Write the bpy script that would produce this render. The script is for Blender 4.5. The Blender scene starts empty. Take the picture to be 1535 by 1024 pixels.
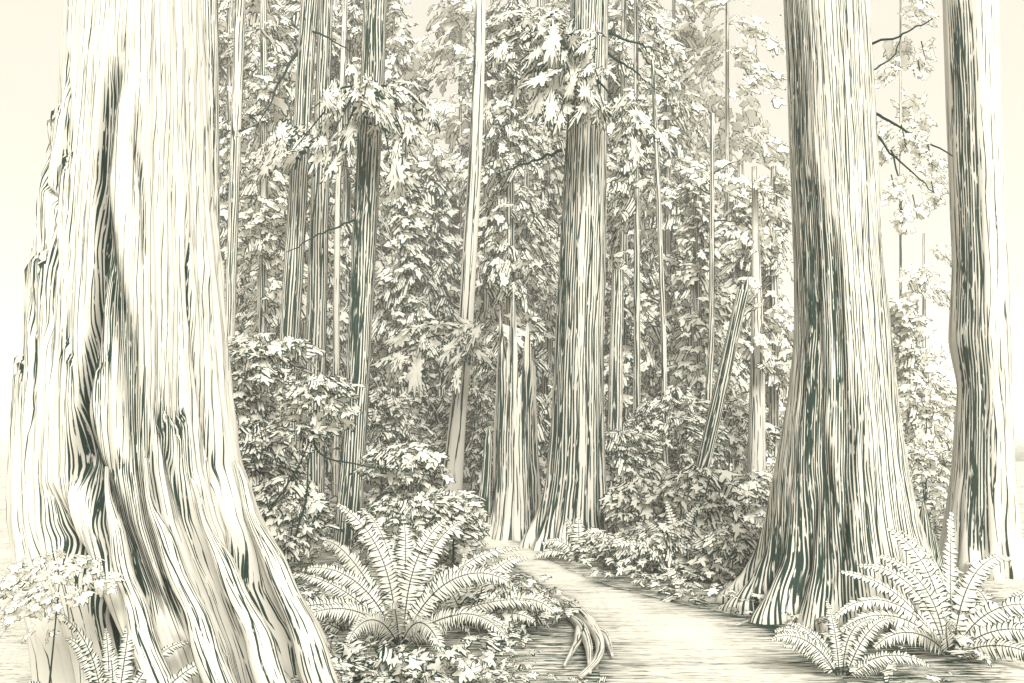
import bpy, math, random
import numpy as np
from mathutils import Vector
C = bpy.context.scene.collection
SC = bpy.context.scene
rnd = random.Random(7)
rs = np.random.RandomState(11)
TAU = 2 * math.pi

# ------------------------------------------------------------------ camera
F = 1329.0
EYE = 1.6
PITCH = math.atan(128 / F)
cam = bpy.data.cameras.new('camera')
cam.sensor_width = 36
cam.lens = 36 * F / 1535
cam.clip_end = 2000
cam.clip_start = 0.05
co = bpy.data.objects.new('camera', cam)
C.objects.link(co)
co.location = (0, 0, EYE)
co.rotation_euler = (math.pi / 2 + PITCH, 0, 0)
SC.camera = co
cp, sp = math.cos(PITCH), math.sin(PITCH)

def P(px, py, D):
    r = (px - 767.5) / F
    u = (512 - py) / F
    k = D / (cp - u * sp)
    return np.array([r * k, D, EYE + k * (sp + u * cp)])

def G(px, py):
    u = (512 - py) / F
    k = -EYE / (sp + u * cp)
    return np.array([(px - 767.5) / F * k, k * (cp - u * sp), 0.0])

# ------------------------------------------------------------------ materials
INK = (0.018, 0.036, 0.028, 1)
CREAM = (0.94, 0.935, 0.87, 1)
BARK = (0.51, 0.50, 0.455, 1)
EARTH = (0.60, 0.585, 0.53, 1)

def newmat(name):
    m = bpy.data.materials.new(name)
    m.use_nodes = True
    nt = m.node_tree
    nt.nodes.clear()
    return m, nt

class NT:
    def __init__(s, nt):
        s.nt = nt
    def n(s, t, **kw):
        x = s.nt.nodes.new(t)
        for k, v in kw.items():
            setattr(x, k, v)
        return x
    def link(s, a, b):
        s.nt.links.new(a, b)
    def math(s, op, a, b=None, c=None, clamp=False):
        x = s.nt.nodes.new('ShaderNodeMath')
        x.operation = op
        x.use_clamp = clamp
        for i, v in enumerate((a, b, c)):
            if v is None:
                continue
            if isinstance(v, (int, float)):
                x.inputs[i].default_value = v
            else:
                s.link(v, x.inputs[i])
        return x.outputs[0]
    def step(s, v, lo, hi):
        x = s.nt.nodes.new('ShaderNodeMapRange')
        x.interpolation_type = 'SMOOTHSTEP'
        for i, q in enumerate((v, lo, hi)):
            if isinstance(q, (int, float)):
                x.inputs[i].default_value = q
            else:
                s.link(q, x.inputs[i])
        return x.outputs[0]
    def comb(s, a, b, c=0.0):
        x = s.nt.nodes.new('ShaderNodeCombineXYZ')
        for i, q in enumerate((a, b, c)):
            if isinstance(q, (int, float)):
                x.inputs[i].default_value = q
            else:
                s.link(q, x.inputs[i])
        return x.outputs[0]
    def noise(s, vec, scale, detail=2.0, rough=0.5, dist=0.0):
        x = s.nt.nodes.new('ShaderNodeTexNoise')
        s.link(vec, x.inputs['Vector'])
        x.inputs['Scale'].default_value = scale
        x.inputs['Detail'].default_value = detail
        x.inputs['Roughness'].default_value = rough
        x.inputs['Distortion'].default_value = dist
        return x.outputs[0]
    def mix(s, fac, a, b):
        x = s.nt.nodes.new('ShaderNodeMix')
        x.data_type = 'RGBA'
        for sock, q in ((x.inputs[0], fac), (x.inputs[6], a), (x.inputs[7], b)):
            if isinstance(q, (int, float)):
                sock.default_value = q
            elif isinstance(q, tuple):
                sock.default_value = q
            else:
                s.link(q, sock)
        return x.outputs[2]
    def out(s, col, trans=0.0, bump=None):
        d = s.n('ShaderNodeBsdfDiffuse')
        if isinstance(col, tuple):
            d.inputs[0].default_value = col
        else:
            s.link(col, d.inputs[0])
        sh = d.outputs[0]
        if bump is not None:
            s.link(bump, d.inputs['Normal'])
        if trans > 0:
            t = s.n('ShaderNodeBsdfTranslucent')
            if isinstance(col, tuple):
                t.inputs[0].default_value = col
            else:
                s.link(col, t.inputs[0])
            m = s.n('ShaderNodeMixShader')
            m.inputs[0].default_value = trans
            s.link(d.outputs[0], m.inputs[1])
            s.link(t.outputs[0], m.inputs[2])
            sh = m.outputs[0]
        o = s.n('ShaderNodeOutputMaterial')
        s.link(sh, o.inputs[0])

def mat_plain(name, col, trans=0.0):
    m, nt = newmat(name)
    N = NT(nt)
    uv = N.n('ShaderNodeTexCoord')
    n = N.noise(uv.outputs['Object'], 3.0)
    c2 = tuple(x * 0.93 for x in col[:3]) + (1,)
    N.out(N.mix(n, c2, col), trans)
    return m

def mat_hatch(name, amount, trans=0.55):
    """needle strokes running along the spray; they put foliage shade into the leaf colour"""
    m, nt = newmat(name)
    N = NT(nt)
    uv = N.n('ShaderNodeTexCoord').outputs['UV']
    s = N.n('ShaderNodeSeparateXYZ')
    N.link(uv, s.inputs[0])
    wob = N.noise(uv, 0.045, 1.0)
    y = N.math('ADD', N.math('MULTIPLY', s.outputs[1], 1 / 2.9), N.math('MULTIPLY', wob, 2.2))
    tri = N.math('PINGPONG', y, 0.5)
    n2 = N.noise(N.comb(N.math('MULTIPLY', s.outputs[0], 0.03), N.math('MULTIPLY', s.outputs[1], 0.16)), 1.0, 1.0)
    w = N.math('MULTIPLY', N.step(n2, 0.28, 0.62), amount)
    w2 = N.math('ADD', w, 0.05)
    w1 = N.math('SUBTRACT', w, 0.06)
    line = N.math('SUBTRACT', 1.0, N.step(tri, w1, w2))
    N.out(N.mix(line, CREAM, INK), trans)
    return m

def mat_bark(name):
    """long fibrous furrows; the ink attribute holds furrow darkness and shade put into the bark colour"""
    m, nt = newmat(name)
    N = NT(nt)
    uv = N.n('ShaderNodeTexCoord').outputs['UV']
    s = N.n('ShaderNodeSeparateXYZ')
    N.link(uv, s.inputs[0])
    ink0 = N.n('ShaderNodeAttribute', attribute_name='ink').outputs['Fac']
    z = N.math('MULTIPLY', N.n('ShaderNodeObjectInfo').outputs['Random'], 40.0)
    u, v = s.outputs[0], s.outputs[1]
    def nz(su, sv, det, dz=0.0, uu_=None):
        return N.noise(N.comb(N.math('MULTIPLY', uu_ or u, 1 / su), N.math('MULTIPLY', v, 1 / sv), N.math('ADD', z, dz)), 1.0, det, .55)
    patch = nz(15., 170., 3.0, 5.0)
    ink = N.math('ADD', ink0, N.math('MULTIPLY', N.math('SUBTRACT', patch, 0.5), 0.75), clamp=True)
    wob = nz(34., 230., 3.0, 3.0)
    fine = nz(9., 70., 3.0, 9.0)
    uu = N.math('ADD', u, N.math('ADD', N.math('MULTIPLY', wob, 13.0), N.math('MULTIPLY', fine, 1.9)))
    # fine fibres
    pa = N.math('PINGPONG', N.math('MULTIPLY', uu, 1 / 4.2), 0.5)
    ba = nz(4.6, 95., 3.0, 1.0)
    wa = N.math('MULTIPLY', N.math('ADD', 0.09, N.math('MULTIPLY', ink, 0.25)),
                N.step(ba, N.math('SUBTRACT', 0.70, N.math('MULTIPLY', ink, 0.62)), N.math('SUBTRACT', 0.78, N.math('MULTIPLY', ink, 0.56))))
    la = N.math('SUBTRACT', 1.0, N.step(pa, N.math('SUBTRACT', wa, 0.06), N.math('ADD', wa, 0.03)))
    # deeper furrows, further apart
    wob2 = nz(50., 260., 2.0, 21.0)
    ub = N.math('ADD', u, N.math('ADD', N.math('MULTIPLY', wob2, 30.0), N.math('MULTIPLY', fine, 1.6)))
    n1 = nz(13., 420., 2.0, 0.0, ub)
    pb = N.math('PINGPONG', N.math('MULTIPLY', ub, 1 / 13.), 0.5)
    bb = nz(12., 190., 2.0, 12.0)
    wb = N.math('MULTIPLY', N.math('ADD', 0.04, N.math('MULTIPLY', ink, 0.08)),
                N.step(bb, N.math('SUBTRACT', 0.50, N.math('MULTIPLY', ink, 0.35)), N.math('SUBTRACT', 0.60, N.math('MULTIPLY', ink, 0.35))))
    lb = N.math('SUBTRACT', 1.0, N.step(pb, N.math('SUBTRACT', wb, 0.02), N.math('ADD', wb, 0.015)))
    # solid ink only where very dark
    ch = N.step(N.math('ADD', ink, N.math('MULTIPLY', fine, 0.8)), 1.37, 1.47)
    fk = N.step(nz(3.2, 26., 2.0, 31.0), 0.60, 0.68)
    tot = N.math('MULTIPLY', N.math('MAXIMUM', N.math('MAXIMUM', la, lb), ch), N.math('SUBTRACT', 1.0, fk))
    b = N.n('ShaderNodeBump')
    b.inputs['Strength'].default_value = 0.3
    b.inputs['Distance'].default_value = 0.02
    N.link(n1, b.inputs['Height'])
    N.out(N.mix(tot, BARK, INK), 0, b.outputs[0])
    return m

def mat_ground(name, base, along, thr, freq):
    """litter strokes lying across the ground"""
    m, nt = newmat(name)
    N = NT(nt)
    tc = N.n('ShaderNodeTexCoord').outputs['Object']
    s = N.n('ShaderNodeSeparateXYZ')
    N.link(tc, s.inputs[0])
    at = N.n('ShaderNodeAttribute', attribute_name='ink').outputs['Fac']
    n1 = N.noise(N.comb(N.math('MULTIPLY', s.outputs[0], along), N.math('MULTIPLY', s.outputs[1], freq)), 1.0, 3.0, 0.6)
    n2 = N.noise(tc, 0.9, 2.0)
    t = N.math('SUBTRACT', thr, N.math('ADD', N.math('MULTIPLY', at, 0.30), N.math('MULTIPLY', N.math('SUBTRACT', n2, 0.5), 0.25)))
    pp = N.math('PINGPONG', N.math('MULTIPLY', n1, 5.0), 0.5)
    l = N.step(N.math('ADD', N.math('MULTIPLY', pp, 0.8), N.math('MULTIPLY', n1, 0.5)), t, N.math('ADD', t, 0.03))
    b = N.n('ShaderNodeBump')
    b.inputs['Strength'].default_value = 0.15
    b.inputs['Distance'].default_value = 0.02
    N.link(n1, b.inputs['Height'])
    N.out(N.mix(l, base, INK), 0, b.outputs[0])
    return m

M_CREAM = mat_plain('pale_leaf', CREAM, 0.55)
M_INK = mat_plain('dark_leaf_edge', INK)
M_HATCH = mat_hatch('shade_needled_leaf', 0.20)  # hatching carries foliage shade in the leaf colour
M_DENSE = mat_hatch('dense_shade_needled_leaf', 0.30)
M_BARK = mat_bark('furrowed_bark')
M_GROUND = mat_ground('litter_floor', EARTH, 2.0, 0.58, 40.0)
M_TRAIL = mat_ground('packed_earth', EARTH, 1.2, 0.60, 46.0)
LEAFM = [M_CREAM, M_INK, M_HATCH, M_DENSE]

# ------------------------------------------------------------------ mesh assembly
class MB:
    def __init__(s):
        s.V, s.L, s.T, s.M, s.U, s.I = [], [], [], [], [], []
        s.n = 0
    def add(s, V, L, T, Mt, U=None, ink=None):
        V = np.asarray(V, float)
        s.V.append(V)
        s.L.append(np.asarray(L, int) + s.n)
        s.T.append(np.asarray(T, int))
        s.M.append(np.asarray(Mt, int))
        s.U.append(np.zeros((len(V), 2)) if U is None else np.asarray(U, float))
        s.I.append(np.zeros(len(V)) if ink is None else np.asarray(ink, float))
        s.n += len(V)
    def faces(s, V, F_, mat=0, U=None, ink=None):
        L = [i for f in F_ for i in f]
        s.add(V, L, [len(f) for f in F_], [mat] * len(F_) if isinstance(mat, int) else mat, U, ink)
    def build(s, name, mats, parent=None, origin=None, smooth=True):
        V = np.concatenate(s.V); L = np.concatenate(s.L); T = np.concatenate(s.T)
        Mt = np.concatenate(s.M); U = np.concatenate(s.U); I = np.concatenate(s.I)
        base = np.zeros(3)
        if parent is not None:
            base = np.array(parent.location)
        elif origin is not None:
            base = np.asarray(origin, float)
        V = V - base
        me = bpy.data.meshes.new(name)
        me.vertices.add(len(V)); me.vertices.foreach_set('co', V.ravel())
        me.loops.add(len(L)); me.loops.foreach_set('vertex_index', L.astype(np.int32))
        me.polygons.add(len(T))
        st = np.concatenate([[0], np.cumsum(T)[:-1]])
        me.polygons.foreach_set('loop_start', st.astype(np.int32))
        me.polygons.foreach_set('material_index', Mt.astype(np.int32))
        me.polygons.foreach_set('use_smooth', np.full(len(T), smooth))
        for m in mats:
            me.materials.append(m)
        uvl = me.uv_layers.new(name='UVMap')
        uvl.data.foreach_set('uv', U[L].ravel())
        a = me.attributes.new('ink', 'FLOAT', 'POINT')
        a.data.foreach_set('value', I)
        me.update(calc_edges=True)
        me.validate()
        o = bpy.data.objects.new(name, me)
        C.objects.link(o)
        if parent is not None:
            o.parent = parent
        else:
            o.location = base
        return o

def tag(o, label, cat, group=None, kind=None):
    if label: o['label'] = label
    if cat: o['category'] = cat
    if group: o['group'] = group
    if kind: o['kind'] = kind
    return o

def thing(name, loc, label, cat, group=None):
    o = bpy.data.objects.new(name, None)
    o.empty_display_size = 0.1
    C.objects.link(o)
    o.location = Vector([float(x) for x in loc])
    return tag(o, label, cat, group)

def tube(mb, pts, rad, k=6, mat=0, inkv=0.5, uvs=1.0):
    pts = np.asarray(pts, float); n = len(pts)
    tan = np.gradient(pts, axis=0)
    tan /= np.linalg.norm(tan, axis=1)[:, None] + 1e-9
    up = np.array([0.13, -0.9, 0.4])
    V, U = [], []
    rm = float(np.mean(rad))
    acc = 0
    for i in range(n):
        a = np.cross(tan[i], up); a /= np.linalg.norm(a) + 1e-9
        b = np.cross(tan[i], a)
        if i: acc += np.linalg.norm(pts[i] - pts[i - 1])
        for j in range(k):
            t = TAU * j / k
            V.append(pts[i] + rad[i] * (a * math.cos(t) + b * math.sin(t)))
            U.append((t * rm * uvs, acc * uvs))
    Fs = []
    for i in range(n - 1):
        for j in range(k):
            Fs.append((i * k + j, i * k + (j + 1) % k, (i + 1) * k + (j + 1) % k, (i + 1) * k + j))
    Fs.append(tuple(range(k))[::-1]); Fs.append(tuple(range((n - 1) * k, n * k)))
    mb.faces(V, Fs, mat, U, [inkv] * len(V))

def smooth_pts(pts, n):
    pts = np.asarray(pts, float)
    d = np.concatenate([[0], np.cumsum(np.linalg.norm(np.diff(pts, axis=0), axis=1))])
    t = np.linspace(0, d[-1], n)
    q = np.stack([np.interp(t, d, pts[:, i]) for i in range(pts.shape[1])], 1)
    for _ in range(2):
        q[1:-1] = 0.25 * q[:-2] + 0.5 * q[1:-1] + 0.25 * q[2:]
    return q

# ------------------------------------------------------------------ leaf sprays
def spray(lobes, depth, aspect, droop, mode, n=56, rim=0.03, strokes=2, sharp=0.8, noise=.06, uvk=20):
    """one leafy spray in local space, length 1 along x, face normal +z"""
    th = np.arange(n) / n * TAU
    ph = rs.rand() * TAU
    base = np.abs(np.sin(lobes * th / 2 + ph)) ** sharp
    jit = 1 + 0.22 * np.sin(2 * th + rs.rand() * 6) + 0.16 * np.sin(3 * th + rs.rand() * 6)
    r = (1 - depth + depth * base) * jit * (1 + noise * rs.randn(n))
    r = np.clip(r, 0.25, 1.5)
    x = r * np.cos(th) * 0.5
    y = r * np.sin(th) * 0.5 * aspect
    pt = np.stack([x, y], 1)
    tang = np.roll(pt, -1, 0) - np.roll(pt, 1, 0)
    tang /= np.linalg.norm(tang, axis=1)[:, None] + 1e-9
    inn = np.stack([-tang[:, 1], tang[:, 0]], 1)
    w = np.convolve(np.tile(rs.rand(n), 3), [0.33] * 3, 'same')[n:2 * n]
    heavy = 0.5 + 0.5 * np.cos(th - rs.normal(0, 0.9))      # heavier near the tip
    w = rim * np.clip(2.6 * (w - 0.40) + 1.2 * heavy, 0.04, 1.7)
    ins = pt + inn * w[:, None]
    # keep the inset inside
    rr = np.linalg.norm(ins / [1, aspect], axis=1); ro = np.linalg.norm(pt / [1, aspect], axis=1)
    bad = rr > ro
    ins[bad] = pt[bad] * 0.9
    xy = np.concatenate([pt, ins, [[0, 0]]])
    X = xy[:, 0] + 0.5
    z = -droop * X ** 2 - 0.55 * aspect * (xy[:, 1] / max(aspect, .1)) ** 2 * 1.2 + 0.02 * rs.randn(len(xy))
    V = np.stack([X, xy[:, 1], z], 1)
    L, T, Mt = [], [], []
    for i in range(n):
        j = (i + 1) % n
        L += [i, j, n + j, n + i]; T.append(4); Mt.append(1)
        L += [n + i, n + j, 2 * n]; T.append(3); Mt.append(mode)
    U = np.stack([X, xy[:, 1]], 1) * uvk
    V = list(V); U = list(U)
    for _ in range(strokes):
        a = rs.uniform(0.15, 0.6); b = a + rs.uniform(0.15, 0.3)
        yy = rs.uniform(-0.28, 0.28) * aspect
        sl = rs.uniform(-0.3, 0.3) + yy * 0.8
        ww = rs.uniform(0.010, 0.024) * min(1, rim / .026)
        q = []
        for t, wd in ((a, .002), ((a + b) / 2, ww), (b, .002)):
            yc = yy + sl * (t - a)
            zc = -droop * t * t - 0.66 / max(aspect, .1) * yc * yc + 0.03
            q += [(t, yc - wd, zc), (t, yc + wd, zc)]
        k = len(V)
        V += [np.array(p) for p in q]; U += [np.zeros(2)] * 6
        L += [k, k + 1, k + 3, k + 2, k + 2, k + 3, k + 5, k + 4]; T += [4, 4]; Mt += [1, 1]
    return (np.array(V), np.array(L), np.array(T), np.array(Mt), np.array(U))

def protos(cnt, **kw):
    return [spray(lobes=rnd.choice(kw.get('lobes', (8, 9, 10, 11))), depth=rnd.uniform(*kw.get('depth', (.25, .42))),
                  aspect=rnd.uniform(*kw.get('aspect', (.45, .7))), droop=rnd.uniform(*kw.get('droop', (.1, .4))),
                  mode=kw['mode'], n=kw.get('n', 64), rim=kw.get('rim', .030), strokes=kw.get('strokes', 2), sharp=kw.get('sharp', .8), noise=kw.get('noise', .045), uvk=kw.get('uvk', 20)) for _ in range(cnt)]
PR_L = protos(24, mode=0, lobes=(5, 6, 7, 8), depth=(.3, .5), aspect=(.5, .85), n=30, rim=.05, strokes=2, noise=.08)
PR_H = protos(24, mode=2, lobes=(5, 6, 7, 8), depth=(.3, .5), aspect=(.5, .85), n=30, rim=.045, noise=.08)
PR_D = protos(16, mode=3, lobes=(5, 6, 7, 8), depth=(.3, .5), aspect=(.5, .85), n=30, rim=.045, noise=.08)
PR_FAINT = protos(16, mode=0, lobes=(5, 6, 7, 8), depth=(.3, .5), aspect=(.5, .85), n=30, rim=.030, strokes=1, noise=.08)
PR_STAR = protos(20, mode=0, lobes=(5, 6, 7), depth=(.42, .6), aspect=(.55, .9), n=34, sharp=.9, strokes=2, rim=.042, noise=.07)
PR_STARH = protos(14, mode=2, lobes=(5, 6, 7), depth=(.42, .6), aspect=(.55, .9), n=34, sharp=.9, rim=.04, noise=.07)
PR_STARD = protos(10, mode=3, lobes=(5, 6, 7), depth=(.42, .6), aspect=(.55, .9), n=34, sharp=.9, rim=.04, noise=.07)
PR_LONG = protos(16, mode=0, lobes=(12, 14, 16), depth=(.4, .58), aspect=(.3, .48), droop=(.15, .5), n=110, sharp=.85, rim=.018, strokes=4, noise=.03, uvk=34)

def unit(v):
    return v / (np.linalg.norm(v) + 1e-9)

def put(mb, pr, loc, xdir, nrm, size):
    x = unit(np.asarray(xdir, float))
    z = np.asarray(nrm, float); z = unit(z - x * z.dot(x))
    y = np.cross(z, x)
    R = np.stack([x, y, z], 1)
    V, L, T, Mt, U = pr
    mb.add(V @ R.T * size + loc, L, T, Mt, U)

def pick(mix):
    t = rnd.random()
    for p, k in mix:
        if t < k: return rnd.choice(p)
        t -= k
    return rnd.choice(mix[-1][0])

def crown(mb, axis, z0, z1, R, size, n, mix, tip=None, cull=0.4):
    """drooping layered branches round a trunk: light sprays ride on each branch, shade-hatched ones hang beneath"""
    tip = tip or z1 + 4
    per = 17
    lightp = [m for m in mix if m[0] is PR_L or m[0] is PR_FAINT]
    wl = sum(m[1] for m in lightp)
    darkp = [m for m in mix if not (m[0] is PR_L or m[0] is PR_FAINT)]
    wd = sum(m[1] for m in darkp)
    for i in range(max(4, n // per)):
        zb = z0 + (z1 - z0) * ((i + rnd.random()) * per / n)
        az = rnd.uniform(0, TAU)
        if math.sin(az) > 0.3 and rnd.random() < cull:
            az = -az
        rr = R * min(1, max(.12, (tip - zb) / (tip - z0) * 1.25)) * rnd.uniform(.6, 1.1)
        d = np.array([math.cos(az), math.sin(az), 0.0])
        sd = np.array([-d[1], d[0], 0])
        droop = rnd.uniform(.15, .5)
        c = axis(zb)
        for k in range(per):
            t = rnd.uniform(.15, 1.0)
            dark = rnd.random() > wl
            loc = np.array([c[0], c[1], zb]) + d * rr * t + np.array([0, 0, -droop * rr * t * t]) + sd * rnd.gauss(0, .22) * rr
            loc[2] += (-size * rnd.uniform(.35, 1.5)) if dark else size * rnd.gauss(.1, .3)  # hatched sprays sit lower, putting underside shade into the leaf colour
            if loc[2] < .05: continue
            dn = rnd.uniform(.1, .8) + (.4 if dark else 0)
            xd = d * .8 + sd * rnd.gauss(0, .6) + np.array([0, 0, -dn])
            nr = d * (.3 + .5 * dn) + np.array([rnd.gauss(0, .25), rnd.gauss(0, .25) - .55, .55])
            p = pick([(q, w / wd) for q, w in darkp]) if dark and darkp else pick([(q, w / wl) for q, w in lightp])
            put(mb, p, loc, xd, nr, size * rnd.uniform(.6, 1.15))

def clump(mb, c, rad, size, n, mix):
    """leafy dome of sprays"""
    for i in range(n):
        v = unit(np.array([rnd.gauss(0, 1), rnd.gauss(0, 1), rnd.gauss(0, 1)]))
        if v[1] > 0.4 and rnd.random() < .6: v[1] = -v[1]
        if v[2] < -0.3 and rnd.random() < .5: v[2] = -v[2]
        k = rnd.uniform(.45, 1.0) ** 0.6
        loc = c + v * rad * k
        if loc[2] < 0.05: loc[2] = rnd.uniform(0.04, .25)
        h = np.array([v[0], v[1], 0]) + 1e-3
        xd = unit(h) + np.array([rnd.gauss(0, .5), rnd.gauss(0, .5), rnd.uniform(-.8, .15)])
        nr = np.array([v[0] * .5, v[1] * .5 - .45, .75]) + np.array([rnd.gauss(0, .25), rnd.gauss(0, .25), 0])
        put(mb, pick(mix), loc, xd, nr, size * rnd.uniform(.6, 1.3))

# ------------------------------------------------------------------ trunks
def interp_rows(rows, D, ext=True):
    rows = sorted(rows)
    ys = np.array([r[0] for r in rows], float)
    A = []
    for y, xl, xr in rows:
        a, b = P(xl, y, D), P(xr, y, D)
        A.append((a[2], (a[0] + b[0]) / 2, (b[0] - a[0]) / 2))
    A = np.array(A)[::-1]        # ascending z
    return A

def trunk(mb, rows, D, ztop=None, N=40, Mr=60, ink=0.35, grooves=(), rough=0.03, lobes=0.0, kl=7, seed=0, top_fn=None, base_h=1.2, us=1.0, ledges=(), ridge=.014):
    rr = np.random.RandomState(seed + 5)
    A = interp_rows(rows, D)
    zt = A[-1, 0] if ztop is None else ztop
    if ztop is not None and zt > A[-1, 0]:
        g = (A[-1] - A[-2]) / (A[-1, 0] - A[-2, 0])
        e = A[-1] + g * (zt - A[-1, 0]); e[2] = max(e[2], A[-1, 2] * 0.75)
        A = np.vstack([A, e])
    zb = -0.15
    zz = zb + (zt - zb) * np.linspace(0, 1, Mr) ** 1.25
    cx = np.interp(zz, A[:, 0], A[:, 1]); ra = np.interp(zz, A[:, 0], A[:, 2])
    for _ in range(3):
        cx[1:-1] = .25 * cx[:-2] + .5 * cx[1:-1] + .25 * cx[2:]
        ra[1:-1] = .25 * ra[:-2] + .5 * ra[1:-1] + .25 * ra[2:]
    th = np.linspace(0, TAU, N + 1)          # seam at theta=0 -> +Y (back)
    TH, Z = np.meshgrid(th, zz)
    Rm = np.repeat(ra[:, None], N + 1, 1)
    r0 = np.median(ra)
    flu = np.zeros_like(TH)
    for k in range(6):
        f = rr.randint(3, 9) if k < 3 else rr.randint(9, 26)
        flu += (1.0 if k < 3 else .55) * np.sin(f * TH + rr.rand() * 6 + 0.6 * np.sin(Z * rr.uniform(.5, 1.4) + rr.rand() * 6)) / 3
    Rm = Rm * (1 + rough * flu)
    fl = np.exp(-np.clip(Z, 0, None) / base_h)
    if lobes:
        lob = np.abs(np.sin(kl * TH / 2 + rr.rand() * 3 + .3 * np.sin(TH * 2 + 1)))
        Rm = Rm * (1 + lobes * fl * (lob - 0.55))
    INKA = np.full_like(TH, ink) + 0.12 * rr.rand() * flu - .10 * flu
    ppm = F / D
    if N >= 150:                                   # fibrous ridges in the bark
        for kz, amp in ((9, .7), (26, .5)):
            cn = rr.randn(kz, N + 1); cn[:, -1] = cn[:, 0]
            cn = .5 * cn + .25 * np.roll(cn, 1, 1) + .25 * np.roll(cn, -1, 1); cn[:, -1] = cn[:, 0]
            zi = np.linspace(0, kz - 1, Mr)
            rid = np.stack([np.interp(zi, np.arange(kz), cn[:, j]) for j in range(N + 1)], 1)
            Rm = Rm + r0 * ridge * amp * rid
            INKA = INKA - .13 * amp * rid
    for g in grooves:
        pts, wpx, dep, ik = g
        pts = sorted(pts, key=lambda q: -q[1])
        gz = np.array([P(q[0], q[1], D)[2] for q in pts]); gx = np.array([P(q[0], q[1], D)[0] for q in pts])
        x = np.interp(zz, gz, gx)
        s = np.clip((x - cx) / ra, -.97, .97)
        gth = math.pi - np.arcsin(s)           # theta pi faces the camera (-Y)
        w = (wpx / ppm) / ra / np.sqrt(1 - s * s * .8)
        end = np.clip((zz - gz[0]) / .15 + .3, 0, 1) * np.clip((gz[-1] - zz) / .35, 0, 1)
        wob = 1 + .16 * np.sin(zz * 3 + rr.rand() * 6) + .10 * np.sin(zz * 11 + rr.rand() * 6)
        G_ = np.exp(-((TH - gth[:, None]) / (w * np.clip(wob, .4, 2) * .5)[:, None]) ** 2) * end[:, None]
        Rm = Rm * (1 - dep * G_)
        INKA = INKA + ik * G_  # dark furrows; the broad flank strips put shade into the bark colour
    for (lx, ly, lw, dep) in ledges:              # plates of bark broken off above a jagged lip
        zl = P(lx, ly, D)[2]
        row = np.argmin(np.abs(zz - zl))
        sx = np.clip((P(lx, ly, D)[0] - cx[row]) / ra[row], -.95, .95)
        t0 = math.pi - math.asin(sx)
        hw = lw / ppm / ra[row] / math.sqrt(1 - sx * sx * .8)
        win = np.clip((hw - np.abs(TH - t0)) / (hw * .25), 0, 1)
        jag = .05 * np.sin(TH * 41 + lx) + .035 * np.sin(TH * 97 + 2)
        up = Z - zl - jag
        Rm = Rm * (1 - 1.6 * dep * win * np.clip(up / .03, 0, 1) * np.exp(-np.clip(up, 0, None) / .7))
        INKA = INKA + win * .9 * np.exp(-((up - .01) / .03) ** 2) + win * .35 * np.exp(-np.clip(up, 0, None) / .25) * (up > 0)
        INKA = INKA + win * .4 * np.exp(-np.clip(-up, 0, None) / .3) * (up < 0)
    INKA = np.clip(INKA, 0, 1.0)
    X = cx[:, None] - Rm * -np.sin(TH) * 1.0
    X = cx[:, None] + Rm * np.sin(TH)
    Y = D + Rm * np.cos(TH)
    ZZ = Z.copy()
    if top_fn is not None:
        tz = top_fn(th)
        frac = (Z - zb) / (zt - zb)
        ZZ = zb + frac * (tz[None, :] - zb)
    V = np.stack([X, Y, ZZ], -1).reshape(-1, 3)
    upx = (r0 * ppm)
    ua = r0 * ppm * (ra / r0) ** .45 * us
    U = np.stack([(TH - math.pi) * ua[:, None] + 3000 + seed * 37.7, ZZ * ppm + seed * 91.3], -1).reshape(-1, 2)
    Fs = []
    W = N + 1
    idx = np.arange(Mr * W).reshape(Mr, W)
    q = np.stack([idx[:-1, :-1], idx[:-1, 1:], idx[1:, 1:], idx[1:, :-1]], -1).reshape(-1, 4)
    L = q[:, ::-1].ravel().tolist(); T = [4] * len(q)
    V = V.tolist(); U = U.tolist(); I = INKA.ravel().tolist()
    # closing at the top: a sunken core
    topi = idx[-1].tolist()
    k = len(V)
    sink = .02 if top_fn is None else .5
    for j in range(W):
        a = V[topi[j]]
        V.append([cx[-1] + (a[0] - cx[-1]) * .7, D + (a[1] - D) * .7, a[2] - sink]); U.append(U[topi[j]]); I.append(.9)
    for j in range(N):
        L += [k + j, k + j + 1, topi[j + 1], topi[j]][::-1]; T.append(4)
    V.append([cx[-1], D, min(v[2] for v in V[k:]) - .05]); U.append([0, 0]); I.append(1.0)
    for j in range(N):
        L += [len(V) - 1, k + j, k + j + 1]; T.append(3)
    mb.add(V, L, T, [0] * len(T), U, I)
    def axis(z):
        return np.array([np.interp(z, zz, cx), D])
    return axis, lambda z: np.interp(z, zz, ra)

def base_of(rows, D):
    A = interp_rows(rows, D)
    return (float(np.interp(0, A[:, 0], A[:, 1])), D, 0.0)

# ------------------------------------------------------------------ setting
SX = 400
gm = MB()
xs = np.concatenate([[-SX, -60], np.linspace(-20, 20, 121), [60, SX]])
ys = np.concatenate([[-SX], np.linspace(-2, 50, 157), [90, SX]])
gx, gy = np.meshgrid(xs, ys)
Vg = np.stack([gx, gy, np.zeros_like(gx)], -1).reshape(-1, 3)
nx = len(xs)
Fg = [(j * nx + i, j * nx + i + 1, (j + 1) * nx + i + 1, (j + 1) * nx + i) for j in range(len(ys) - 1) for i in range(nx - 1)]
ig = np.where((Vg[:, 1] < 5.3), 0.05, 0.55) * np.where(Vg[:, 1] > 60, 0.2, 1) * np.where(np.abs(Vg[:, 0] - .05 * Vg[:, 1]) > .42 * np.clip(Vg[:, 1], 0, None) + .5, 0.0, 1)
ig = np.clip(ig + .6 * np.exp(-(((Vg[:, 0] - 2.6) / 1.3) ** 2 + ((Vg[:, 1] - 7.5) / .9) ** 2)), 0, 1)  # extra dark strokes put the right giant's shade into the floor colour
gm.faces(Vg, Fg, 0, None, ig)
go = gm.build('ground', [M_GROUND])
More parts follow.
